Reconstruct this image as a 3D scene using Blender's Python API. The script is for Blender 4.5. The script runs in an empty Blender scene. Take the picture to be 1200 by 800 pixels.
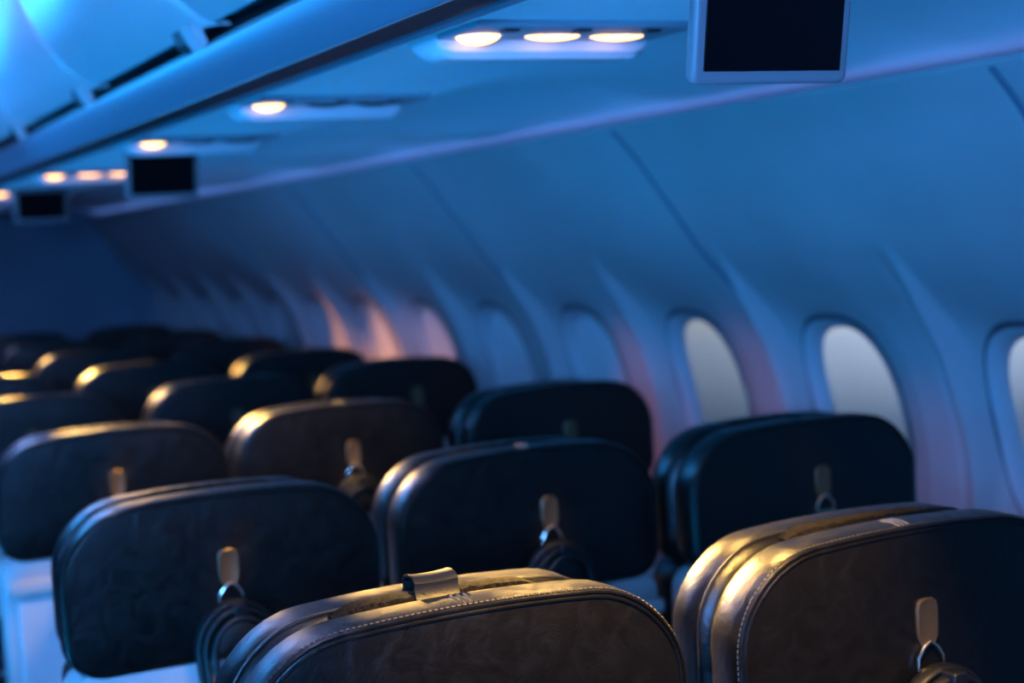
import bpy, math, random
from mathutils import Vector, Matrix
random.seed(5)
S = bpy.context.scene
COL = S.collection
H = 1.35                      # eye height above the cabin floor; profiles below are given relative to the eye
PI = math.pi

# ------------------------------------------------------------------ materials
def nodes(name):
    m = bpy.data.materials.new(name); m.use_nodes = True
    nt = m.node_tree; b = nt.nodes['Principled BSDF']
    return m, nt, b
def link(nt, a, b): nt.links.new(a, b)
def coords(nt, scale=(1,1,1)):
    tc = nt.nodes.new('ShaderNodeTexCoord'); mp = nt.nodes.new('ShaderNodeMapping')
    mp.inputs['Scale'].default_value = scale
    link(nt, tc.outputs['Object'], mp.inputs['Vector']); return mp.outputs['Vector']
def mat(name, col, rough=.5, metal=0, spec=.5, var=0, vscale=5, bump=0, bscale=60, bdist=.002, stretch=(1,1,1), coat=0, rvar=0):
    m, nt, b = nodes(name)
    b.inputs['Base Color'].default_value = (*col, 1); b.inputs['Roughness'].default_value = rough
    b.inputs['Metallic'].default_value = metal; b.inputs['Specular IOR Level'].default_value = spec
    b.inputs['Coat Weight'].default_value = coat
    v = coords(nt, stretch)
    if var or rvar:
        n = nt.nodes.new('ShaderNodeTexNoise'); n.inputs['Scale'].default_value = vscale; n.inputs['Detail'].default_value = 5
        link(nt, v, n.inputs['Vector'])
        if var:
            r = nt.nodes.new('ShaderNodeValToRGB')
            r.color_ramp.elements[0].position = .3; r.color_ramp.elements[1].position = .7
            r.color_ramp.elements[0].color = (*[c*(1-var) for c in col], 1); r.color_ramp.elements[1].color = (*[min(1, c*(1+var)) for c in col], 1)
            link(nt, n.outputs['Fac'], r.inputs['Fac']); link(nt, r.outputs['Color'], b.inputs['Base Color'])
        if rvar:
            mr = nt.nodes.new('ShaderNodeMapRange'); mr.inputs['To Min'].default_value = rough-rvar; mr.inputs['To Max'].default_value = rough+rvar
            mr.inputs['From Min'].default_value = .3; mr.inputs['From Max'].default_value = .7
            link(nt, n.outputs['Fac'], mr.inputs['Value']); link(nt, mr.outputs['Result'], b.inputs['Roughness'])
    if bump:
        n2 = nt.nodes.new('ShaderNodeTexNoise'); n2.inputs['Scale'].default_value = bscale; n2.inputs['Detail'].default_value = 4
        n2.inputs['Distortion'].default_value = .6
        link(nt, v, n2.inputs['Vector'])
        bp = nt.nodes.new('ShaderNodeBump'); bp.inputs['Strength'].default_value = bump; bp.inputs['Distance'].default_value = bdist
        link(nt, n2.outputs['Fac'], bp.inputs['Height']); link(nt, bp.outputs['Normal'], b.inputs['Normal'])
    return m
def leather(name, col, rough, spec=.5):
    m, nt, b = nodes(name)
    b.inputs['Base Color'].default_value = (*col, 1); b.inputs['Specular IOR Level'].default_value = spec
    v = coords(nt)
    vo = nt.nodes.new('ShaderNodeTexVoronoi'); vo.inputs['Scale'].default_value = 700
    n = nt.nodes.new('ShaderNodeTexNoise'); n.inputs['Scale'].default_value = 38; n.inputs['Detail'].default_value = 6; n.inputs['Distortion'].default_value = 1.2
    link(nt, v, vo.inputs['Vector']); link(nt, v, n.inputs['Vector'])
    b1 = nt.nodes.new('ShaderNodeBump'); b1.inputs['Strength'].default_value = .3; b1.inputs['Distance'].default_value = .0004
    b2 = nt.nodes.new('ShaderNodeBump'); b2.inputs['Strength'].default_value = .35; b2.inputs['Distance'].default_value = .003
    link(nt, vo.outputs['Distance'], b1.inputs['Height']); link(nt, n.outputs['Fac'], b2.inputs['Height'])
    link(nt, b1.outputs['Normal'], b2.inputs['Normal']); link(nt, b2.outputs['Normal'], b.inputs['Normal'])
    mr = nt.nodes.new('ShaderNodeMapRange'); mr.inputs['From Min'].default_value = .3; mr.inputs['From Max'].default_value = .7
    mr.inputs['To Min'].default_value = rough-.06; mr.inputs['To Max'].default_value = rough+.08
    link(nt, n.outputs['Fac'], mr.inputs['Value']); link(nt, mr.outputs['Result'], b.inputs['Roughness'])
    return m
def emit(name, col, strength):
    m = bpy.data.materials.new(name); m.use_nodes = True; nt = m.node_tree
    nt.nodes.remove(nt.nodes['Principled BSDF'])
    e = nt.nodes.new('ShaderNodeEmission'); e.inputs['Color'].default_value = (*col, 1); e.inputs['Strength'].default_value = strength
    link(nt, e.outputs[0], nt.nodes['Material Output'].inputs['Surface']); return m

M = dict(
    leather=leather('black_leather', (.0024, .0022, .0020), .34, .32),
    leather_in=leather('black_leather_soft', (.003, .003, .003), .45, .35),
    strap=leather('strap_leather', (.003, .003, .003), .46, .35),
    thread=mat('thread', (.02, .018, .014), .6),
    velcro=mat('velcro_fuzz', (.010, .008, .005), .95, spec=.05, var=.9, vscale=260, bump=1, bscale=500, bdist=.003),
    metal=mat('brushed_metal', (.085, .055, .028), .40, .6, var=.1, vscale=80),
    chrome=mat('polished_metal', (.7, .62, .5), .26, 1),
    shell=mat('grey_seat_plastic', (.42, .42, .43), .45, var=.08, vscale=6),
    tray=mat('pale_tray_plastic', (.52, .52, .54), .38, var=.05, vscale=8),
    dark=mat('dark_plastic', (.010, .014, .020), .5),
    fabric=mat('dark_blue_fabric', (.02, .025, .04), .85, bump=.5, bscale=300),
    wall=mat('moulded_wall_plastic', (.28, .275, .29), .48, var=.10, vscale=2.3, bump=.25, bscale=3.5, bdist=.02, spec=.4),
    cove=mat('cove_plastic', (.55, .57, .62), .55, var=.08, vscale=2, bump=.2, bscale=2.5, bdist=.02, spec=.35),
    bin=mat('bin_plastic', (.42, .43, .46), .34, var=.05, vscale=2, spec=.5),
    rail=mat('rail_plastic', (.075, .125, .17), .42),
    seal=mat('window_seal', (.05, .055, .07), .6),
    reveal=mat('window_reveal_plastic', (.34, .34, .37), .62),
    shade=mat('window_shade_plastic', (.46, .48, .50), .5, var=.06, vscale=9),
    carpet=mat('blue_carpet', (.03, .04, .07), .95, var=.4, vscale=120, bump=.6, bscale=260),
    bulk=mat('bulkhead_laminate', (.12, .20, .28), .6, var=.2, vscale=1.6),
    psu=mat('service_panel_plastic', (.16, .20, .24), .45),
    psu_body=mat('service_housing_plastic', (.52, .48, .52), .4),
    bezel=mat('screen_bezel_plastic', (.15, .125, .14), .42),
    screen=mat('switched_off_screen', (.002, .002, .003), .22, spec=.3),
    lens=emit('warm_reading_lens', (1, .56, .22), 4.5),
    lens_dim=emit('warm_reading_lens_dim', (1, .50, .17), 4.5),
    cool=emit('cool_cove_strip', (.16, .34, 1.0), 1.5),
    aisle=emit('aisle_cove_strip', (.56, .56, 1.0), 150),
)
# window glass: clear with a faint reflection
def glass():
    m = bpy.data.materials.new('cabin_window_pane'); m.use_nodes = True; nt = m.node_tree
    nt.nodes.remove(nt.nodes['Principled BSDF'])
    t = nt.nodes.new('ShaderNodeBsdfTransparent'); t.inputs['Color'].default_value = (.88, .9, .92, 1)
    g = nt.nodes.new('ShaderNodeBsdfGlossy'); g.inputs['Roughness'].default_value = .15
    x = nt.nodes.new('ShaderNodeMixShader'); x.inputs[0].default_value = .08
    link(nt, t.outputs[0], x.inputs[1]); link(nt, g.outputs[0], x.inputs[2])
    link(nt, x.outputs[0], nt.nodes['Material Output'].inputs['Surface']); return m
M['glass'] = glass()

# ------------------------------------------------------------------ mesh helpers
class MB:
    def __init__(s): s.v = []; s.f = []
    def add(s, v, f):
        o = len(s.v); s.v += [tuple(p) for p in v]; s.f += [tuple(i+o for i in q) for q in f]; return s
    def box(s, x0, x1, y0, y1, z0, z1, b=0.0):
        if b <= 0:
            v = [(x,y,z) for x in (x0,x1) for y in (y0,y1) for z in (z0,z1)]
            return s.add(v, [(0,1,3,2),(4,6,7,5),(0,4,5,1),(2,3,7,6),(0,2,6,4),(1,5,7,3)])
        # rounded in the XZ outline, chamfered along Y
        hx, hz = (x1-x0)/2, (z1-z0)/2; r = min(b*1.6, hx*.98, hz*.98)
        return s.pad(rrect(hx, hz, r, r, 4), (x0+x1)/2, (z0+z1)/2, [(y0, b*.9), (y0+b*.35, b*.3), (y0+b, 0), (y1-b, 0), (y1-b*.35, b*.3), (y1, b*.9)])
    def pad(s, out, cx, cz, prof, bulge0=0, bulge1=0):
        """outline `out` (x,z offsets) swept through (y, inset) steps, with domed caps"""
        n = len(out); rings = []
        xs = [p[0] for p in out]; zs = [p[1] for p in out]
        hx = (max(xs)-min(xs))/2; hz = (max(zs)-min(zs))/2; mx = (max(xs)+min(xs))/2; mz = (max(zs)+min(zs))/2
        def ring(y, inset):
            kx = (hx-inset)/hx; kz = (hz-inset)/hz
            return [(cx+mx+(x-mx)*kx, y, cz+mz+(z-mz)*kz) for x, z in out]
        cap = [.97,.9,.75,.5,.22]
        y0, i0 = prof[0]; y1, i1 = prof[-1]
        def capring(y, inset, k, bul):
            kx = (hx-inset)/hx*k; kz = (hz-inset)/hz*k
            return [(cx+mx+(x-mx)*kx, y+bul*(1-k**3.0), cz+mz+(z-mz)*kz) for x, z in out]
        for k in reversed(cap): rings.append(capring(y0, i0, k, -bulge0))
        for y, i in prof: rings.append(ring(y, i))
        for k in cap: rings.append(capring(y1, i1, k, bulge1))
        v = [p for r in rings for p in r]; f = []
        for a in range(len(rings)-1):
            for i in range(n):
                j = (i+1) % n
                f.append((a*n+i, a*n+j, (a+1)*n+j, (a+1)*n+i))
        v.append((cx+mx, y0-bulge0, cz+mz)); v.append((cx+mx, y1+bulge1, cz+mz)); c0 = len(v)-2
        L = (len(rings)-1)*n
        for i in range(n):
            j = (i+1) % n
            f.append((c0, j, i)); f.append((c0+1, L+i, L+j))
        return s.add(v, f)
    def tube(s, pts, r, seg=8, closed=False, flat=1.0):
        pts = [Vector(p) for p in pts]; n = len(pts); v = []; f = []
        up = Vector((0,1,0))
        for k in range(n):
            a = pts[(k-1) % n] if (closed or k > 0) else pts[k]
            b = pts[(k+1) % n] if (closed or k < n-1) else pts[k]
            t = (b-a).normalized(); ref = up if abs(t.dot(up)) < .95 else Vector((0,0,1))
            s1 = t.cross(ref).normalized(); s2 = s1.cross(t).normalized()
            for q in range(seg):
                an = 2*PI*q/seg; v.append(pts[k]+s1*math.cos(an)*r+s2*math.sin(an)*r*flat)
        m = n if closed else n-1
        for k in range(m):
            for q in range(seg):
                q2 = (q+1) % seg; k2 = (k+1) % n
                f.append((k*seg+q, k*seg+q2, k2*seg+q2, k2*seg+q))
        if not closed:
            f.append(tuple(reversed(range(seg)))); f.append(tuple((n-1)*seg+q for q in range(seg)))
        return s.add(v, f)
    def sweepy(s, prof, y0, y1, ny=2, thick=0):
        """open profile of (x,z) swept along Y"""
        n = len(prof); v = []; f = []
        for k in range(ny):
            y = y0+(y1-y0)*k/(ny-1); v += [(x,y,z) for x, z in prof]
        for k in range(ny-1):
            for i in range(n-1): f.append((k*n+i, k*n+i+1, (k+1)*n+i+1, (k+1)*n+i))
        return s.add(v, f)
    def prismy(s, prof, y0, y1):
        """closed solid profile of (x,z) extruded along Y"""
        n = len(prof); v = [(x,y0,z) for x,z in prof]+[(x,y1,z) for x,z in prof]
        f = [(i, (i+1)%n, n+(i+1)%n, n+i) for i in range(n)]
        f += [tuple(reversed(range(n))), tuple(range(n,2*n))]
        return s.add(v, f)
    def cyl(s, c, r, h, axis='z', seg=20, r2=None):
        r2 = r if r2 is None else r2; v = []; c = Vector(c)
        for k, (t, rr) in enumerate(((0, r), (h, r2))):
            for q in range(seg):
                a = 2*PI*q/seg; x, y = math.cos(a)*rr, math.sin(a)*rr
                v.append(c + (Vector((x,y,t)) if axis == 'z' else Vector((x,t,y)) if axis == 'y' else Vector((t,x,y))))
        f = [(q, (q+1)%seg, seg+(q+1)%seg, seg+q) for q in range(seg)] + [tuple(reversed(range(seg))), tuple(range(seg, 2*seg))]
        return s.add(v, f)
    def dome(s, c, r, h, seg=20, rings=6):
        """dome hanging down from point c"""
        c = Vector(c); v = []; f = []
        for k in range(rings):
            a = PI/2*k/rings
            for q in range(seg):
                t = 2*PI*q/seg; v.append(c+Vector((math.cos(t)*r*math.cos(a), math.sin(t)*r*math.cos(a), -h*math.sin(a))))
        v.append(c+Vector((0,0,-h)))
        for k in range(rings-1):
            for q in range(seg): f.append((k*seg+q, (k+1)*seg+q, (k+1)*seg+(q+1)%seg, k*seg+(q+1)%seg))
        for q in range(seg): f.append(((rings-1)*seg+q, rings*seg, (rings-1)*seg+(q+1)%seg))
        f.append(tuple(range(seg)))
        return s.add(v, f)
    def build(s, name, m, parent=None, smooth=35):
        me = bpy.data.meshes.new(name); me.from_pydata(s.v, [], s.f); me.validate(); me.update()
        import bmesh
        bm = bmesh.new(); bm.from_mesh(me); bmesh.ops.recalc_face_normals(bm, faces=bm.faces[:]); bm.to_mesh(me); bm.free()
        me.materials.append(m)
        for p in me.polygons: p.use_smooth = True
        try: me.set_sharp_from_angle(angle=math.radians(smooth))
        except Exception: pass
        o = bpy.data.objects.new(name, me); COL.objects.link(o)
        if parent: o.parent = parent
        return o
def rrect(hx, hz, rt, rb, seg=8, arch=0):
    """rounded rectangle outline, top radius rt, bottom radius rb, arched top"""
    pts = []
    for cx, cz, r, a0 in ((hx-rt, hz-rt, rt, 0), (-hx+rt, hz-rt, rt, PI/2), (-hx+rb, -hz+rb, rb, PI), (hx-rb, -hz+rb, rb, 3*PI/2)):
        for k in range(seg+1):
            a = a0+PI/2*k/seg; pts.append((cx+r*math.cos(a), cz+r*math.sin(a)))
    out = []
    n = len(pts)
    for i in range(n):                     # subdivide long edges so the arch is smooth
        a, b = pts[i], pts[(i+1) % n]; d = math.hypot(b[0]-a[0], b[1]-a[1]); m = max(1, int(d/.02)) if arch else 1
        for k in range(m): out.append((a[0]+(b[0]-a[0])*k/m, a[1]+(b[1]-a[1])*k/m))
    if arch:
        out = [(x, z-arch*(x/hx)**2*max(0, (z+hz)/(2*hz))) for x, z in out]
    return out
def empty(name, loc, label, cat, group=None):
    o = bpy.data.objects.new(name, None); COL.objects.link(o); o.location = loc; o.empty_display_size = .1
    o['label'] = label; o['category'] = cat
    if group: o['group'] = group
    return o
def struct(o): o['kind'] = 'structure'; return o
def kids(o): return [c for c in bpy.data.objects if c.parent == o]
def copy_tree(o, parent=None, skip=()):
    c = o.copy(); COL.objects.link(c); c.parent = parent
    for k in kids(o):
        if k.name.split('.')[0] in skip: continue
        copy_tree(k, c, skip)
    return c

# ------------------------------------------------------------------ fuselage shell
Y0, Y1 = -2.2, 8.35
WP = [(-1.35,1.70),(-1.2,1.80),(-1.0,1.89),(-.8,1.93),(-.6,1.945),(-.45,1.935),(-.3,1.895),(-.2,1.852),(-.1,1.795),(0,1.727),(.08,1.668),(.14,1.622),(.19,1.575)]
def wx(z):
    for i in range(len(WP)-1):
        if z <= WP[i+1][0] or i == len(WP)-2:
            p0 = WP[max(0,i-1)]; p1 = WP[i]; p2 = WP[i+1]; p3 = WP[min(len(WP)-1,i+2)]
            t = (z-p1[0])/(p2[0]-p1[0]); t = max(0, min(1, t)); h = p2[0]-p1[0]
            m1 = (p2[1]-p0[1])/(p2[0]-p0[0])*h; m2 = (p3[1]-p1[1])/(p3[0]-p1[0])*h
            return (2*t**3-3*t*t+1)*p1[1]+(t**3-2*t*t+t)*m1+(-2*t**3+3*t*t)*p2[1]+(t**3-t*t)*m2
def sm(a, b, x):
    t = max(0, min(1, (x-a)/(b-a))); return t*t*(3-2*t)
def sm2(a, b, x): return 1-sm(b, a, x)
WPITCH = .535; WIN0 = 2.530; RIDGE0 = 2.17; JOINT0 = 2.75
WZ, WA, WB = -.405, .128, .178         # window centre height, pane half width, half height
def rwin(y, z):
    k = round((y-WIN0)/WPITCH); yc = WIN0+k*WPITCH
    if yc < -1.5: return 9, yc
    return (abs((y-yc)/WA)**2.7+abs((z-WZ)/WB)**2.7)**(1/2.7), yc
def disp(y, z):
    k = round((y-RIDGE0)/WPITCH); dy = y-(RIDGE0+k*WPITCH)
    # sharp raised rib with a steep flank towards the rear of the cabin, slower flank forwards
    rib = (1-sm(0, .030, -dy)) if dy < 0 else (1-sm(0, .014, dy))
    wz = (1-sm(-.24, -.04, z))*(1-sm(-.85, -1.1, z)*1.0)
    d = .046*wz*(1-rib)+.016*wz*math.exp(-((dy-.036)/.018)**2)
    # shallow flare and then a steep funnel into each window
    r, yc = rwin(y, z)
    d += .010*sm2(1.75, 1.30, r)+.020*sm2(1.34, 1.08, r)
    kj = round((y-JOINT0)/(2*WPITCH)); dj = abs(y-(JOINT0+kj*2*WPITCH))
    d += .010*math.exp(-(dj/.0045)**2)
    return d
def side_wall(sign, ys, zs, name):
    mb = MB(); idx = {}; v = []; f = []
    for j, y in enumerate(ys):
        for i, z in enumerate(zs):
            x = wx(z)+disp(y, z); v.append((sign*x, y, z+H))
    n = len(zs)
    for j in range(len(ys)-1):
        for i in range(n-1):
            yc, zc = (ys[j]+ys[j+1])/2, (zs[i]+zs[i+1])/2
            if rwin(yc, zc)[0] < 1.03: continue
            f.append((j*n+i, j*n+i+1, (j+1)*n+i+1, (j+1)*n+i))
    mb.add(v, f)
    o = mb.build(name, M['wall'], smooth=60); return struct(o)
def frange(a, b, d):
    n = max(1, int(round((b-a)/d))); return [a+(b-a)*k/n for k in range(n+1)]
ys = frange(Y0, 1.2, .03)[:-1]+frange(1.2, 5.5, .007)[:-1]+frange(5.5, Y1, .012)
zs = frange(-1.35, -.75, .05)[:-1]+frange(-.75, .19, .009)
wr = side_wall(1, ys, zs, 'wall_right')
side_wall(-1, frange(Y0, Y1, .03), frange(-1.35, .19, .03), 'wall_left')

for k in range(-1, 6):           # dark gaskets in the joints between the wall panels
    yj = JOINT0+k*2*WPITCH; v = []; f = []; zz = frange(-.22, .189, .012)
    for z in zz:
        for dy, off in ((-.0075, .006), (-.005, -.0015), (.005, -.0015), (.0075, .006)): v.append((wx(z)+disp(yj+.02, z)+off, yj+dy, z+H))
    for a in range(len(zz)-1):
        for i in range(3): f.append((a*4+i, a*4+i+1, (a+1)*4+i+1, (a+1)*4+i))
    MB().add(v, f).build('panel_joint', M['rail'], wr)
# windows -----------------------------------------------------------
def sell(a, b, n=48, e=2.7):
    out = []
    for k in range(n):
        t = 2*PI*k/n; c, s = math.cos(t), math.sin(t)
        out.append((math.copysign(abs(c)**(2/e), c)*a, math.copysign(abs(s)**(2/e), s)*b))
    return out
def window(num, sign, yc, shade):
    """shade: 0 open .. 1 fully down"""
    def X(z, off): return sign*(wx(z)+off)
    def loops(specs):
        v = []; f = []; n = 48
        for ka, kb, off in specs:
            v += [(X(WZ+dz, off), yc+dy, WZ+dz+H) for dy, dz in sell(WA*ka, WB*kb, n)]
        for a in range(len(specs)-1):
            for i in range(n): j = (i+1) % n; f.append((a*n+i, a*n+j, (a+1)*n+j, (a+1)*n+i))
        return v, f
    base = .046+.010+.020
    mb = MB(); mb.add(*loops([(1.10,1.07,base-.012),(1.06,1.045,base-.010),(1.0,1.0,base+.002),(.98,.985,base+.012),(.97,.975,base+.024),(1.02,1.02,base+.028)]))
    w = mb.build('window_%d' % num, M['reveal'], smooth=50); struct(w)
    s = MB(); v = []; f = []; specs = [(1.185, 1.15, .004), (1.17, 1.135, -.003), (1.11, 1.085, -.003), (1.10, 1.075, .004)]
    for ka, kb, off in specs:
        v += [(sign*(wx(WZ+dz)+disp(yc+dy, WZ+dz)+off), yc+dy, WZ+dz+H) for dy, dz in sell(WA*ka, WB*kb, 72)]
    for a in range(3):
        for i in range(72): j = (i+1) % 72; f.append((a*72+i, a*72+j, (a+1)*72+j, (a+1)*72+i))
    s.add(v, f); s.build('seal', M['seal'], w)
    p = MB(); out = sell(WA*.965, WB*.972, 48); v = []; f = []
    ks = [1, .75, .5, .25]
    for k in ks: v += [(X(WZ+dz*k, base+.022), yc+dy*k, WZ+dz*k+H) for dy, dz in out]
    for a in range(3):
        for i in range(48): j = (i+1) % 48; f.append((a*48+i, a*48+j, (a+1)*48+j, (a+1)*48+i))
    v.append((X(WZ, base+.022), yc, WZ+H)); f += [(3*48+i, 3*48+(i+1) % 48, 4*48) for i in range(48)]
    p.add(v, f); p.build('pane', M['glass'], w)
    if shade > 0:
        zt, zb = WZ+WB*.985, WZ+WB*.985-shade*2*WB*.985
        q = MB(); v = []; f = []; N = 20
        for k in range(N+1):
            z = zt+(zb-zt)*k/N; hw = WA*.965*max(0, 1-min(1, abs((z-WZ)/(WB*.975)))**2.7)**(1/2.7)
            hw = max(hw, .01)
            v += [(X(z, base+.014), yc-hw, z+H), (X(z, base+.014), yc+hw, z+H), (X(z, base+.018), yc+hw, z+H), (X(z, base+.018), yc-hw, z+H)]
        for k in range(N):
            for i in range(4): j = (i+1) % 4; f.append((k*4+i, k*4+j, (k+1)*4+j, (k+1)*4+i))
        f += [(0,1,2,3), (N*4+3, N*4+2, N*4+1, N*4)]
        q.add(v, f); q.build('window_shade', M['shade'], w)
    return w
num = 1
SH = {-1: 0, 0: 0, 1: 0, 2: 1, 3: 1}
k = -8
wins = []
for k in range(-8, 12):
    yc = WIN0+k*WPITCH
    if yc < -1.5 or yc > Y1-.2: continue
    if k >= -2: window(num, 1, yc, SH.get(k, 1)); num += 1
    else: window(num, 1, yc, 1); num += 1
for k in range(-7, 11):
    window(num, -1, WIN0+k*WPITCH, 1); num += 1

# floor, end walls
struct(MB().box(-1.8, 1.8, Y0, Y1, -.04, 0).build('floor', M['carpet']))
def endwall(name, y, m, t):
    prof = [(-wx(z)-.25, z+H) for z in (-1.35, -.9, -.3, .19)] + [(-1.9, 1.0+H), (1.9, 1.0+H)] + [(wx(z)+.25, z+H) for z in (.19, -.3, -.9, -1.35)]
    return struct(MB().prismy(prof, y, y+t).build(name, m))
fw = endwall('wall_front', Y1, M['bulk'], .05)
endwall('wall_back', Y0-.05, M['bulk'], .05)

# underside of the bins: service channel, cove panel -----------------------------------------------
UND = [(.700,.240),(.703,.228),(.720,.2265),(1.00,.2265),(1.016,.2265),(1.020,.232),(1.034,.236)]
COVE_ = [(1.034,.236),(1.10,.246),(1.20,.262),(1.30,.270),(1.40,.266),(1.48,.255),(1.55,.236),(1.62,.223),(1.70,.216)]
COVE = [(1.034,.236),(1.10,.246),(1.20,.258),(1.30,.262),(1.38,.258),(1.46,.247),(1.54,.233),(1.62,.223),(1.70,.216)]
def both(fn, nm):
    return [fn(1, nm+'_right'), fn(-1, nm+'_left')]
def cove(sign, name):
    # a gently waved panel, each panel two windows long with a shallow dip where it meets the next
    ys_ = frange(Y0, Y1, .03); v = []; f = []; P = UND+COVE[1:]; n = len(P)
    for y in ys_:
        kj = round((y-JOINT0)/(2*WPITCH)); dj = (y-(JOINT0+kj*2*WPITCH))
        for i, (x, z) in enumerate(P):
            g = sm(1.08, 1.25, x)*(1-sm(1.5, 1.62, x))
            wave = .018*math.cos(2*PI*(y-JOINT0)/(2*WPITCH))+.006*math.sin(2*PI*y/.41+x*3)
            v.append((sign*x, y, z+H+g*wave-.006*g*math.exp(-(dj/.012)**2)))
    for a in range(len(ys_)-1):
        for i in range(n-1): f.append((a*n+i, a*n+i+1, (a+1)*n+i+1, (a+1)*n+i))
    mb = MB(); mb.add(v, f); return struct(mb.build(name, M['cove'], smooth=50))
cove(1, 'trim_1'); cove(-1, 'trim_2')
# long rail under the bin doors with the dark shadow gap
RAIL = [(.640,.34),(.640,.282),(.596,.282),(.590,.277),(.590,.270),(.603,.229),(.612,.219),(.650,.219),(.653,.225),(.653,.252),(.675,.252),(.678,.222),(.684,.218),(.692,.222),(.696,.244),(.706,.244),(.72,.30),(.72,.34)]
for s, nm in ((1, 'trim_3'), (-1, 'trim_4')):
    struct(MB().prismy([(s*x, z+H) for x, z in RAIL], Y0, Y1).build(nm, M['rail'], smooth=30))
# dark strips painting shade in the groove and under the rail edge; third seals the slot
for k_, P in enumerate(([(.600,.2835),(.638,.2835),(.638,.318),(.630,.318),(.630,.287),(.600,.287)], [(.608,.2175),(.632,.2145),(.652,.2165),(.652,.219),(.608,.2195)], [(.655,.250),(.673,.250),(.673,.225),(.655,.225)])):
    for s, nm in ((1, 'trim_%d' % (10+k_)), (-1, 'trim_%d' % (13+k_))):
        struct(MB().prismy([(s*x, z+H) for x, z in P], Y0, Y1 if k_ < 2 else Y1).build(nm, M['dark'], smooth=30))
# lip of the sidewall: small return that closes the shell behind the seam
for s, nm in ((1, 'trim_5'), (-1, 'trim_6')):
    LIP = [(1.575,.190),(1.571,.195),(1.574,.201),(1.584,.201),(1.60,.186),(1.70,.180),(1.703,.218),(1.78,.218),(1.80,.10),(2.1,.10),(2.1,.34),(1.60,.34),(1.60,.42),(1.0,.42),(.72,.42)]
    struct(MB().sweepy([(s*x, z+H) for x, z in LIP], Y0, Y1, 40).build(nm, M['wall'], smooth=40))
# ceiling over the aisle
CEIL = [(-.40,.74),(-.43,.80),(-.36,.86),(-.2,.88),(0,.885),(.2,.88),(.36,.86),(.43,.80),(.40,.74)]
struct(MB().sweepy([(x, z+H) for x, z in CEIL], Y0, Y1, 20).build('ceiling', M['cove'], smooth=60))

struct(MB().box(.09, .208, Y0+.01, Y1-.01, .838+H, .845+H).build('trim_20', M['cove']))      # added unseen baffle, keeps the aisle strip's light off the seats
# overhead bins ------------------------------------------------------------------
DOOR = [(.592,.306),(.570,.316),(.535,.345),(.508,.378),(.483,.42),(.460,.472),(.440,.53),(.424,.595),(.412,.66),(.404,.725),(.402,.76)]
def make_bin(sign, y0, L, label, group):
    t = empty('overhead_bin', (sign*.6, y0, H+.32), label, 'luggage bin', group)
    g = .006
    def loc(x, z): return (sign*(x-.6), z-.32)
    # door: thick curved shell with rounded ends
    v = []; f = []; n = len(DOOR)
    steps = [(g, .014), (g+.006, .005), (g+.018, 0), (L/2, 0), (L-g-.018, 0), (L-g-.006, .005), (L-g, .014)]
    for y, ins in steps:
        for x, z in DOOR:
            a, b = loc(x+ins, z); v.append((a, y, b))
    m = len(steps)
    for a in range(m-1):
        for i in range(n-1): f.append((a*n+i, a*n+i+1, (a+1)*n+i+1, (a+1)*n+i))
    o = len(v)
    for y in (g, L-g):
        for x, z in DOOR:
            a, b = loc(x+.03, z); v.append((a, y, b))
    for i in range(n-1):
        f.append((i, i+1, o+i+1, o+i)); f.append(((m-1)*n+i, (m-1)*n+i+1, o+n+i+1, o+n+i))
    mb = MB(); mb.add(v, f); mb.build('door', M['bin'], t, smooth=50)
    # body behind the door
    bp = [(.60,.335),(.60,.33),(1.30,.36),(1.55,.40),(1.50,.78),(.45,.80),(.44,.70),(.47,.56),(.52,.42)]
    MB().prismy([loc(x, z) for x, z in bp[1:]], g, L-g).build('body', M['rail'], t)
    # latch: paddle bridging the gap beside a dark pocket
    lt = MB(); x, z = .573, .297
    lt.prismy([loc(*p) for p in ((.572,.313),(.592,.308),(.600,.288),(.592,.279),(.584,.290))], .045, .095)
    la = lt.build('latch', M['bin'], t)
    MB().prismy([loc(*p) for p in ((.574,.318),(.582,.321),(.600,.286),(.597,.282),(.583,.292))], .0965, .15).build('pocket', M['dark'], t)
    return t
NB = 8; BL = .80; B0 = 2.12
names = ['nearest', 'second nearest', 'third nearest', 'fourth nearest', 'fifth nearest', 'sixth nearest', 'seventh nearest', 'eighth nearest', 'farthest']
for k in range(-2, 8):
    y0 = B0+k*BL; L = BL if y0+BL < Y1 else Y1-y0-.01
    if L < .2: continue
    if k < -1: continue
    make_bin(1, y0, L, 'curved pale overhead luggage bin lit blue, %s of the row at upper left' % names[k+1], 'overhead luggage bins')
for s, nm in ((1, 'trim_7'), (-1, 'trim_8')):       # fixed bin housings outside the photograph
    a = B0-1*BL-.01 if s == 1 else Y1
    struct(MB().prismy([(s*x, z+H) for x, z in DOOR+[(1.5,.80),(1.58,.345)]], Y0, a).build(nm, M['bin'], smooth=50))

# ------------------------------------------------------------------ light strips (real lamps of the cabin), with added fill lights after them
def strip(name, prof, y0, y1, m, label):
    o = MB().prismy([(x, z+H) for x, z in prof], y0, y1).build(name, m)
    o['label'] = label; o['category'] = 'light'; return o
strip('cove_light_strip', [(1.615,.187),(1.655,.185),(1.655,.190),(1.615,.193)], .9, Y1-.05, M['cool'], 'blue light strip hidden behind top lip of right sidewall')
strip('cove_light_strip', [(-1.615,.187),(-1.655,.185),(-1.655,.190),(-1.615,.193)], .9, Y1-.05, M['cool'], 'blue light strip hidden behind top lip of left sidewall')
strip('aisle_light_strip', [(.19,.855),(.21,.855),(.21,.868),(.19,.868)], .6, Y1-.05, M['aisle'], 'pale lavender light strip along the aisle ceiling')

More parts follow.
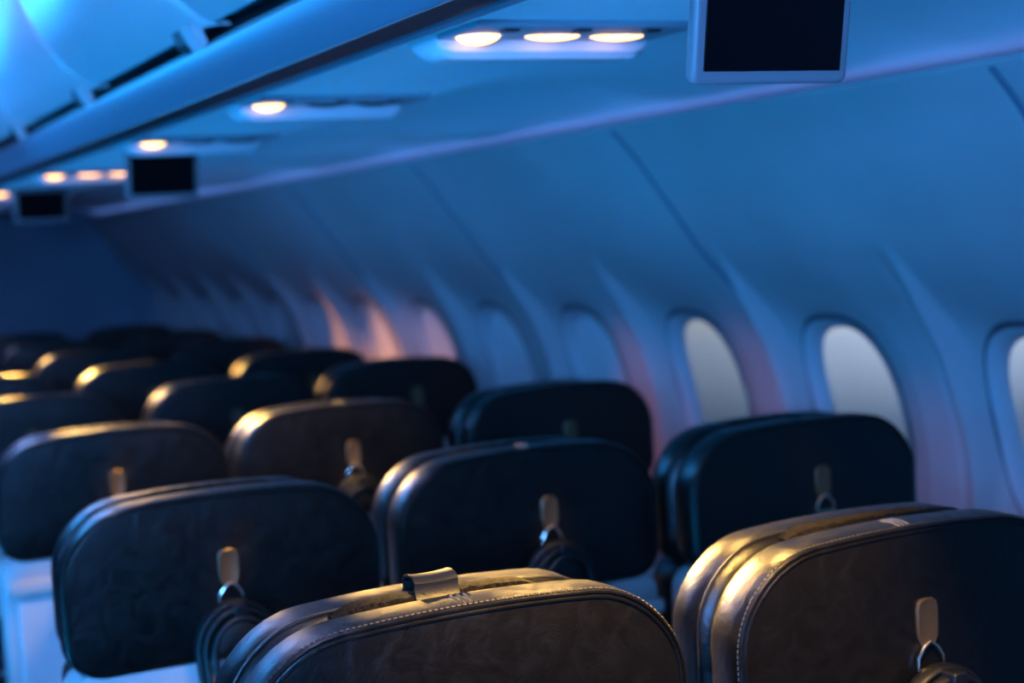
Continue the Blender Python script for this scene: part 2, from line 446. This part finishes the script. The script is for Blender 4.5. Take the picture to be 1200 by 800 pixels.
def area(name, loc, target, sx, sy, energy, col, spread=180):
    L = bpy.data.lights.new(name, 'AREA'); L.shape = 'RECTANGLE'; L.size = sx; L.size_y = sy; L.energy = energy; L.color = col; L.spread = math.radians(spread)
    o = bpy.data.objects.new(name, L); COL.objects.link(o); o.location = (loc[0], loc[1], loc[2]+H)
    d = Vector((target[0]-loc[0], target[1]-loc[1], target[2]-loc[2])); o.rotation_euler = d.to_track_quat('-Z', 'Y').to_euler(); return o
def spot(name, loc, target, energy, col, ang=50, blend=.6, rad=.012):
    L = bpy.data.lights.new(name, 'SPOT'); L.energy = energy; L.color = col; L.spot_size = math.radians(ang); L.spot_blend = blend; L.shadow_soft_size = rad
    o = bpy.data.objects.new(name, L); COL.objects.link(o); o.location = (loc[0], loc[1], loc[2]+H)
    d = Vector((target[0]-loc[0], target[1]-loc[1], target[2]-loc[2])); o.rotation_euler = d.to_track_quat('-Z', 'Y').to_euler(); return o
# unseen light assumed behind the photographer, at the rear of the aisle
area('rear_aisle_light', (-.5, -1.9, .35), (.3, 3, -.8), .7, .5, 12, (.35, .5, 1))
# unseen blue fill, added to graze the right sidewall and bring out its ribs
area('rear_fill_light', (-.5, -.7, .12), (1.9, 3.2, -.05), .9, .25, 40, (.07, .34, 1), 95)
area('left_mood_light', (-1.5, 1.2, .06), (1.9, 3.6, .05), 1.6, .14, 12, (.015, .34, 1), 100)
area('left_mood_light', (-1.5, 4.6, .06), (1.3, 6.4, .0), 4.0, .14, 9, (.24, .33, 1), 110)
area('underside_fill_light', (-.62, 3.0, -.9), (.95, 3.1, .22), 5.0, .15, 28, (.004, .34, 1), 75)  # added unseen fill, brightens the underside of the bins from below
area('rim_fill_light', (-.36, 3.4, .45), (.42, 2.0, -.35), 4.4, .16, 22, (.005, .31, 1), 80)  # unseen fill added for blue glints on the left rims of the seats
area('front_fill_light', (-1.0, 7.4, .0), (.3, 8.3, -.2), .5, .5, 4, (.06, .36, 1))  # weak unseen fill added to lift the front bulkhead

# ------------------------------------------------------------------ passenger service panels with reading lamps
WARM = (1, .57, .14)
def make_psu(y, on, label):
    t = empty('reading_light_panel', (.716, y, H+.2265), label, 'reading light panel', 'reading light panels under the bins')
    MB().pad(rrect(.140, .0035, .002, .002, 2), .140, -.0035, [(-.05, 0), (.06, 0)]).build('panel', M['psu'], t)
    # raised lamp housing, rounded bar
    hb = MB(); hb.v = []
    prof = [(.058,-.001),(.058,-.020),(.066,-.028),(.115,-.028),(.135,-.020),(.150,-.001)]
    v = []; f = []; xs_ = [0, .006, .02, .255, .270, .276]; sc = [.55, .85, 1, 1, .85, .55]
    for x, k in zip(xs_, sc): v += [(x, .104+(yy-.104)*(.8+.2*k), zz*k) for yy, zz in prof]
    n = len(prof)
    for a in range(len(xs_)-1):
        for i in range(n): j = (i+1) % n; f.append((a*n+i, a*n+j, (a+1)*n+j, (a+1)*n+i))
    f += [tuple(reversed(range(n))), tuple(5*n+i for i in range(n))]
    hb.add(v, f); hb.build('housing', M['psu_body'], t, smooth=40)
    for i, lx in enumerate((.036, .130, .215)):
        ld = MB().dome((lx, .028, -.003), .027 if i == 0 else .023, .014 if i == 0 else .009)
        if i: ld.v = [(lx+(x-lx)*1.7, y, z) for x, y, z in ld.v]
        l = ld.build('reading_lamp', M['lens'] if on[i] == 2 else M['lens_dim'] if on[i] == 1 else M['dark'], t)
        MB().cyl((lx, .028, -.0075), .029 if i == 0 else .026, .006).build('lamp_ring', M['psu_body'], l)
    for nx in (.075, .175):
        nz = MB().cyl((nx, .165, -.002), .015, -.016, r2=.010).build('air_nozzle', M['dark'], t)
    for bx in (.04, .13, .22):
        MB().box(bx, bx+.018, -.034, -.020, -.0095, -.006).build('call_button', M['dark'], t)
    return t
LAMPY = 1.60; PY = [1.60, 2.39, 3.18, 4.33, 5.35, 5.85, 6.60, 7.35]
ON = [(2,2,2),(2,0,0),(2,0,0),(1,1,1),(1,0,0),(1,0,0),(0,0,0),(0,0,0)]
PL = ['nearest, its long warm lamp glowing', 'second nearest, only its left lamp lit', 'third nearest, small warm lamp beside a hanging screen',
      'fourth nearest, three lamps merged into an orange bar', 'fifth nearest, behind the small left screen', 'sixth nearest, at left edge of photo', 'seventh nearest, dark', 'eighth nearest, dark']
for k in range(8):
    make_psu(PY[k]-.028, ON[k], 'service panel under bins, '+PL[k])
# beams: lamp row k, lamp offset, target, energy
BEAMS = [(2, .036, (.585, 1.23, -.31), 480, 9), (2, .13, (.68, 1.23, -.31), 480, 10), (0, .036, (.66, 1.22, -.33), 70, 22),
         (2, .215, (.84, 1.27, -.33), 60, 9), (1, .215, (.86, 1.27, -.33), 60, 18), (0, .215, (1.0, 1.27, -.33), 20, 44), (-1, .036, (.70, 1.18, -.42), 60, 60),
         (3, .036, (.44, 2.0, -.32), 5, 14), (3, .13, (.83, 2.02, -.32), 16, 6),
         (4, .036, (.62, 2.83, -.33), 40, 10), (4, .13, (.86, 2.85, -.33), 70, 12), (3, .13, (.86, 2.85, -.33), 40, 20), (1, .13, (.95, 2.76, -.42), 22, 40),
         (5, .036, (.84, 3.65, -.33), 20, 12), (6, .036, (.84, 4.42, -.33), 120, 10), (6, .13, (.50, 4.42, -.33), 120, 12), (6, .215, (1.25, 4.4, -.34), 60, 9),
         (7, .036, (.84, 5.2, -.33), 40, 10),
         (0, .036, (.515, 1.92, -.402), 26, 5), (1, .036, (.546, 2.76, -.402), 28, 5), (1, .036, (.64, 2.74, -.42), 12, 26), (0, .215, (1.0, 1.965, -.435), 14, 7), (1, .13, (.995, 2.77, -.44), 24, 7), (0, .28, (1.42, 1.9, -.40), 6, 8), (1, .036, (.40, 2.74, -.555), 12, 6)]
for kk, off, tg, en, an in BEAMS:
    spot('reading_beam', (.703+off, LAMPY+kk*.79, .195), tg, en*2.0, WARM, an, .7, .014)
# added spots standing in for sunset light that falls on the wall
for yy, zz, en in ((4.72, -.46, 45), (5.12, -.46, 130), (5.55, -.46, 170), (3.36, -.50, 26), (2.84, -.48, 20), (2.30, -.58, 13)):
    spot('wall_sunset_spot', (.95, yy-.15, .19), (1.93, yy, zz), en, (1, .40, .20) if yy > 4 else (1, .30, .22), 26, .9, .02)

# ------------------------------------------------------------------ hanging screens
def screen(x, y, zb, w, h, tilt, label, arm=True):
    t = empty('overhead_screen', (x, y, H+zb), label, 'screen', 'screens hanging under the bins')
    b = w*.075
    c = MB().box(-w/2-b, w/2+b, 0, .014, -b*1.1, h+b, .004).build('casing', M['bezel'], t)
    p = MB().box(-w/2, w/2, -.0022, .004, 0, h, 0).build('display', M['screen'], t)
    m = MB().box(-w*.10+w*.30, w*.30+w*.06, .003, .012, h+b*.9, max(h+b+.005, .2235-zb), 0).build('hinge_arm', M['psu'], t)
    t.rotation_euler.x = math.radians(11)
    return t
screen(.826, 1.15, .128, .145, .105, 0, 'large switched-off black screen with pale frame hanging at top right')
screen(.857, 3.56, .131, .145, .088, 0, 'small black screen hanging below ceiling lamp, right of the two distant ones')
screen(.846, 5.15, .126, .146, .087, 0, 'small black screen hanging at left edge below the orange lamps')

# ------------------------------------------------------------------ seats
TOP = H-.308
def make_seat():
    t = empty('airline_seat', (0,0,0), '', 'seat', 'rows of leather seats')
    hz = .106; cz = TOP-hz
    out = rrect(.205, hz, .088, .045, 9, arch=.014)
    MB().pad(out, 0, cz, [(0, .007), (.0008, .0030), (.0020, .0010), (.0040, 0), (.020, -.0012), (.044, -.0006), (.056, .004), (.063, .015)], bulge0=.004, bulge1=0).build('rear_pad', M['leather'], t, smooth=60)
    # piping and stitching that follow the edge of the rear panel
    def edge(y, ins, pts=out):
        kx = (.205-ins)/.205; kz = (hz-ins)/hz; mz = (max(p[1] for p in pts)+min(p[1] for p in pts))/2
        return [(x*kx, y, cz+mz+(z-mz)*kz) for x, z in pts]
    pi_ = MB(); pi_.tube(edge(.0008, .0022), .0018, 6, closed=True); pi_.tube(edge(-.0006, .0062), .0015, 6, closed=True); pi_.build('piping', M['leather'], t)
    st = MB(); E = edge(.0040, -.0003); 
    # resample the outline into short stitches
    P = [Vector(p) for p in E]; P.append(P[0]); acc = 0; d = .0052; last = P[0]; pts = [P[0]]
    for a, b in zip(P[:-1], P[1:]):
        L = (b-a).length; s0 = d-acc
        while s0 <= L: pts.append(a.lerp(b, s0/L)); s0 += d
        acc = L-(s0-d)
    for i in range(len(pts)-1):
        a, b = pts[i], pts[i+1]; e = (b-a)*.62
        if a.z < cz-hz*.5: continue
        st.tube([a, a+e*.5, a+e], .0009, 4)
    st.build('stitching', M['thread'], t)
    # double seam over the top of the pad
    sm_ = MB()
    for dx in (-.006, .0, .006):
        sm_.tube([(dx-.002, .006, TOP-.0005), (dx, .02, TOP+.0012), (dx+.002, .04, TOP+.0006), (dx+.003, .052, TOP-.004)], .0016, 6)
    sm_.build('top_seam', M['leather'], t)
    # web between the pads
    MB().pad(rrect(.185, hz-.022, .07, .03, 6, arch=.012), 0, cz-.006, [(.058, .004), (.082, .004)]).build('hinge_web', M['leather_in'], t)
    # front headrest pad
    fo = rrect(.197, hz-.002, .085, .045, 9, arch=.014)
    MB().pad(fo, 0, cz-.001, [(.078, .018), (.084, .005), (.092, 0), (.128, 0), (.146, .010), (.154, .026)], bulge1=.012).build('headrest_pad', M['leather'], t, smooth=60)
    fs = MB(); kx = (.197-.002)/.197
    fs.tube([(x*.995, .0865, cz-.001+z*.99+.0005) for x, z in fo], .0013, 5, closed=True); fs.build('headrest_piping', M['leather_in'], t)
    # fuzzy fastener strip lying in the dip along the middle of the headrest top
    vs = MB(); v = []; f = []; N = 26
    for k in range(N+1):
        x = -.098+.196*k/N; zz = TOP-.003-.014*(x/.2)**2+.0006*math.sin(k*1.9)+.0004*math.sin(k*4.1)
        for yy, dz in ((.066, -.008), (.0695, .0015), (.078, .0032), (.087, .0028), (.090, -.004)): v.append((x, yy+.0008*math.sin(k*2.7), zz+(dz if dz < 0 else (dz+.004)*min(1, k/2.5, (N-k)/2.5)-.004)))
    for k in range(N):
        for i in range(4): f.append((k*5+i, k*5+i+1, (k+1)*5+i+1, (k+1)*5+i))
    for b_ in (0, N): f.append(tuple(b_*5+i for i in range(5)))
    vs.add(v, f); vs.build('fastener_strip', M['velcro'], t)
    # shell, tray table, pocket
    shell_o = rrect(.204, .205, .03, .03, 4)
    MB().pad(shell_o, 0, .632, [(.002, .012), (.008, .002), (.016, 0), (.07, 0), (.09, .01)]).build('back_shell', M['shell'], t)
    MB().box(-.202, .202, -.016, .012, .775, .798, .005).build('shelf_lip', M['shell'], t)
    tr = MB().box(-.185, .185, -.006, .006, .575, .765, .004).build('tray_table', M['tray'], t)
    MB().box(-.018, .018, -.013, -.004, .742, .772, .003).build('tray_latch', M['dark'], tr)
    MB().box(-.175, .175, -.022, .004, .445, .562, .008).build('literature_pocket', M['fabric'], t)
    MB().pad(rrect(.190, .20, .03, .03, 4), 0, .635, [(.085, .01), (.10, 0), (.15, 0), (.19, .02)], bulge1=.01).build('backrest', M['leather_in'], t)
    MB().pad(rrect(.190, .052, .03, .03, 4), 0, .428, [(.115, .01), (.13, 0), (.54, 0), (.575, .02)], bulge1=.008).build('seat_cushion', M['leather_in'], t)
    for sx in (-1,):
        a = MB(); a.box(-.2175, -.1995, .21, .50, .585, .625, .007); a.box(-.2165, -.2005, .22, .26, .40, .60, .004)
        a.build('armrest', M['dark'], t)
    for sy in (.16, .48):
        l = MB(); l.tube([(0, sy, .0), (0, sy+.01, .2), (0, sy, .385)], .018, 10); l.build('leg', M['metal'], t)
    MB().box(-.20, .20, .15, .17, .352, .372, .006).build('cross_beam', M['metal'], t)
    # coat tab with ring and leather loop
    tz = H-.379
    tb = [(-.0062,-.044),(-.0094,-.037),(-.0100,-.029),(-.0100,-.010),(-.0088,-.004),(-.0055,-.0008),(0,0),(.0055,-.0008),(.0088,-.004),(.0100,-.010),(.0100,-.029),(.0094,-.037),(.0062,-.044)]
    m = MB(); n = len(tb); v = []
    for y, k in ((-.0025, 1), (-.0062, 1), (-.0072, .86), (-.0066, .72)): v += [(x*k*1.32, y, tz-.025+(z*1.06+.025)*(1-(1-k)*.4)) for x, z in tb]
    f = []
    for a in range(3):
        for i in range(n): j = (i+1) % n; f.append((a*n+i, a*n+j, (a+1)*n+j, (a+1)*n+i))
    f.append(tuple(3*n+i for i in range(n))); m.add(v, f)
    tab = m.build('coat_tab', M['metal'], t, smooth=30)
    rg = [(.0, -.043), (-.0080, -.048), (-.0150, -.058), (-.0160, -.069), (.0160, -.069), (.0150, -.058), (.0080, -.048)]
    MB().tube([(x, -.0085, tz+z) for x, z in rg], .0016, 8, closed=True).build('ring', M['chrome'], tab)
    return t
def loop_mesh():
    """stack of leather bands folded over the ring: an arch with two hanging tails"""
    lp = MB(); tz = H-.373
    for R, yc, w in ((.052, -.024, .010), (.046, -.038, .008), (.038, -.050, .008)):
        cz = tz-.076-.050; N = 28; v = []; f = []; n = 0
        path = []
        for k in range(N+1):
            a = math.radians(-14+208*k/N); path.append((math.cos(a)*R*.98, math.sin(a)*R*1.05))
        path = [(path[0][0]*.93, path[0][1]-.034), (path[0][0]*.99, path[0][1]-.016)]+path+[(path[-1][0]*.99, path[-1][1]-.016), (path[-1][0]*.93, path[-1][1]-.034)]
        for k, (x, z) in enumerate(path):
            t_ = path[min(k+1, len(path)-1)], path[max(k-1, 0)]; dx_, dz_ = t_[0][0]-t_[1][0], t_[0][1]-t_[1][1]; L_ = math.hypot(dx_, dz_); nx_, nz_ = dz_/L_, -dx_/L_
            for q in range(10):
                a_ = 2*PI*q/10; v.append((x+nx_*.0042*math.cos(a_), yc+w*math.sin(a_), cz+z+nz_*.0042*math.cos(a_)))
        m = len(path)
        for k in range(m-1):
            for i in range(10): j = (i+1) % 10; f.append((k*10+i, k*10+j, (k+1)*10+j, (k+1)*10+i))
        f += [tuple(range(10)), tuple((m-1)*10+i for i in range(10))]
        lp.add(v, f)
    # rounded pouch of leather filling the upper part of the arch
    lp.pad([(math.cos(math.radians(t_))*.040, max(-.012, math.sin(math.radians(t_))*.044)) for t_ in range(0, 360, 12)], 0, tz-.126, [(-.046, .006), (-.042, .001), (-.03, 0), (-.016, .003)], bulge0=.004)
    return lp
seat = make_seat()
def find(o, nm):
    return [c for c in kids(o) if c.name.split('.')[0] == nm][0]
tab0 = find(seat, 'coat_tab')
lp = loop_mesh().build('hanging_loop', M['strap'], tab0, smooth=70)
lb = MB().box(-.009, .009, -.052, -.010, H-.379-.078, H-.379-.064, .002).build('loop_keeper', M['strap'], tab0)

ROWY = [1.172, 1.925, 2.765, 3.58, 4.34, 5.12, 5.90, 6.68]
POSX = {(0,0):.515,(0,1):.990,(1,0):.510,(1,1):.968,(1,2):1.400,(2,0):.546,(2,1):.980,(2,2):1.415,(3,0):.53,(3,1):1.000,(3,2):1.455,(4,0):.53,(4,1):.975,(4,2):1.41}
POSY = {(0,1):1.184,(1,1):1.97,(1,2):1.905,(2,1):2.785,(2,2):2.72,(3,2):3.66,(4,2):4.30}
HDX = {(0,1):.010,(1,1):.024,(1,2):.023,(2,1):.015,(2,2):.012,(3,2):.035,(4,2):.02}
LAB = {
 (0,0): 'nearest black leather seat at bottom centre, gold-lit top with folded tag on it',
 (0,1): 'black leather seat filling bottom right corner, gold-lit rim, metal tab and ring',
 (1,0): 'dark blue-lit leather seat at lower left, pale metal tab and hanging black loop',
 (1,1): 'black leather seat right behind the nearest one, gold spots on its upper left rim',
 (1,2): 'very dark leather seat in front of bright windows at right, small grey tab',
 (2,0): 'seat at left edge with golden rim and tab, one row beyond the blue-lit seat',
 (2,1): 'gold-lit brown-looking leather seat left of centre, black loop with gold glint',
 (2,2): 'dark window-side seat at centre below the window ridges, small pinkish tab',
 (3,2): 'very dark window-side seat just left of centre, in front of the dim windows',
 (4,2): 'dark window-side seat with golden left corner below the orange-lit wall patch',
 (4,1): 'distant middle seat with bright golden patch on its upper left corner',
 (4,0): 'distant aisle seat at left edge with bright golden top',
 (3,1): 'middle seat with dim gold rim, beyond the brown gold-lit seat',
 (3,0): 'dim aisle seat at left edge with faint pinkish top, fourth row away',
}
ordw = ['first','second','third','fourth','fifth','sixth','seventh','eighth','ninth']
posw = ['aisle-side','middle','window-side']
first = True; seats = {}
NOLOOP = {(1,2),(2,2),(3,2)}
proto_skip = ('hanging_loop', 'loop_keeper')
for j in range(len(ROWY)):
    for i in range(3):
        x = POSX.get((j,i), (.53,.985,1.43)[i]); y = POSY.get((j,i), ROWY[j])
        if (x+.24)/(y+.1) < .133: continue
        if (j, i) == (0, 2): continue
        s = copy_tree(seat, None, proto_skip if (j,i) in NOLOOP else ())
        s.location = (x, y, 0)
        s['label'] = LAB.get((j,i), 'far blurred dark %s seat, %s row away from the camera' % (posw[i], ordw[j]))
        s['category'] = 'seat'; s['group'] = 'rows of leather seats'
        tb = find(s, 'coat_tab'); tb.location = (HDX.get((j,i), 0), 0, 0)
        rp = find(s, 'rear_pad')
        seats[(j,i)] = s
def rm(o):
    for c in kids(o): rm(c)
    bpy.data.objects.remove(o)
rm(seat)
# folded leather tag standing on the nearest seat
tg = MB(); v = []; f = []
path = [(.066,-.004),(.070,.006),(.069,.017),(.074,.0235),(.084,.0255),(.094,.023),(.099,.016),(.098,.006),(.102,-.003)]
N = 7
for k in range(N+1):
    x = -.023+.041*k/N; b = 1+.10*(abs(k/N-.5)*2)**2
    v += [(x, y, TOP+z*.62*b-.003) for y, z in path]
    v += [(x, .084+(y-.084)*.80, TOP+z*.62*b*.88-.0035) for y, z in path]
n = len(path)
for k in range(N):
    a, c = k*2*n, (k+1)*2*n
    for i in range(n-1): f += [(a+i, a+i+1, c+i+1, c+i), (a+n+i, c+n+i, c+n+i+1, a+n+i+1)]
    f += [(a, c, c+n, a+n), (a+n-1, a+2*n-1, c+2*n-1, c+n-1)]
for b_ in (0, N*2*n): f += [(b_+i, b_+i+1, b_+n+i+1, b_+n+i) for i in range(n-1)]
tg.add(v, f); tg.build('folded_tag', M['strap'], seats[(0,0)], smooth=50)

# ------------------------------------------------------------------ world: pale dusk sky outside the windows
W = bpy.data.worlds.new('dusk'); S.world = W; W.use_nodes = True; nt = W.node_tree
bg = nt.nodes['Background']; tc = nt.nodes.new('ShaderNodeTexCoord'); sp = nt.nodes.new('ShaderNodeSeparateXYZ'); rp_ = nt.nodes.new('ShaderNodeValToRGB')
mr = nt.nodes.new('ShaderNodeMapRange'); mr.inputs['From Min'].default_value = -.16; mr.inputs['From Max'].default_value = .04
nt.links.new(tc.outputs['Generated'], sp.inputs[0]); nt.links.new(sp.outputs['Z'], mr.inputs['Value']); nt.links.new(mr.outputs['Result'], rp_.inputs['Fac'])
cr = rp_.color_ramp; cr.elements[0].position = 0; cr.elements[0].color = (.09, .15, .24, 1)
cr.elements[1].position = 1; cr.elements[1].color = (.10, .22, .45, 1)
for p, c in ((.15, (.13, .20, .34)), (.40, (.50, .63, .86)), (.52, (.86, .92, 1.0)), (.68, (.95, .60, .46)), (.85, (.3, .36, .5))):
    e = cr.elements.new(p); e.color = (*c, 1)
nt.links.new(rp_.outputs['Color'], bg.inputs['Color'])
az = nt.nodes.new('ShaderNodeMapRange'); az.inputs['From Min'].default_value = .50; az.inputs['From Max'].default_value = .64; az.inputs['To Min'].default_value = .32; az.inputs['To Max'].default_value = 1.0
nt.links.new(sp.outputs['X'], az.inputs['Value']); nt.links.new(az.outputs['Result'], bg.inputs['Strength'])

# ------------------------------------------------------------------ camera (fitted: 54.8 mm, yaw 25.76, pitch -4.05, roll -3.33 degrees)
yaw, pitch, roll = .44959, -.07066, -.05819
fw_ = Vector((math.sin(yaw)*math.cos(pitch), math.cos(yaw)*math.cos(pitch), math.sin(pitch)))
r = Vector((math.cos(yaw), -math.sin(yaw), 0)); u = r.cross(fw_)
r2 = r*math.cos(roll)+u*math.sin(roll); u2 = -r*math.sin(roll)+u*math.cos(roll)
cd = bpy.data.cameras.new('camera'); cam = bpy.data.objects.new('camera', cd); COL.objects.link(cam)
cam.matrix_world = Matrix(((r2.x, u2.x, -fw_.x, 0), (r2.y, u2.y, -fw_.y, 0), (r2.z, u2.z, -fw_.z, H), (0,0,0,1)))
cd.sensor_width = 36; cd.lens = 1827.07*36/1200; cd.clip_start = .05
cd.dof.use_dof = True; cd.dof.focus_distance = 1.30; cd.dof.aperture_fstop = 4.4
S.camera = cam
S.view_settings.view_transform = 'Standard'; S.view_settings.look = 'None'; S.view_settings.gamma = 1; S.view_settings.exposure = 0
S.view_settings.use_curve_mapping = False
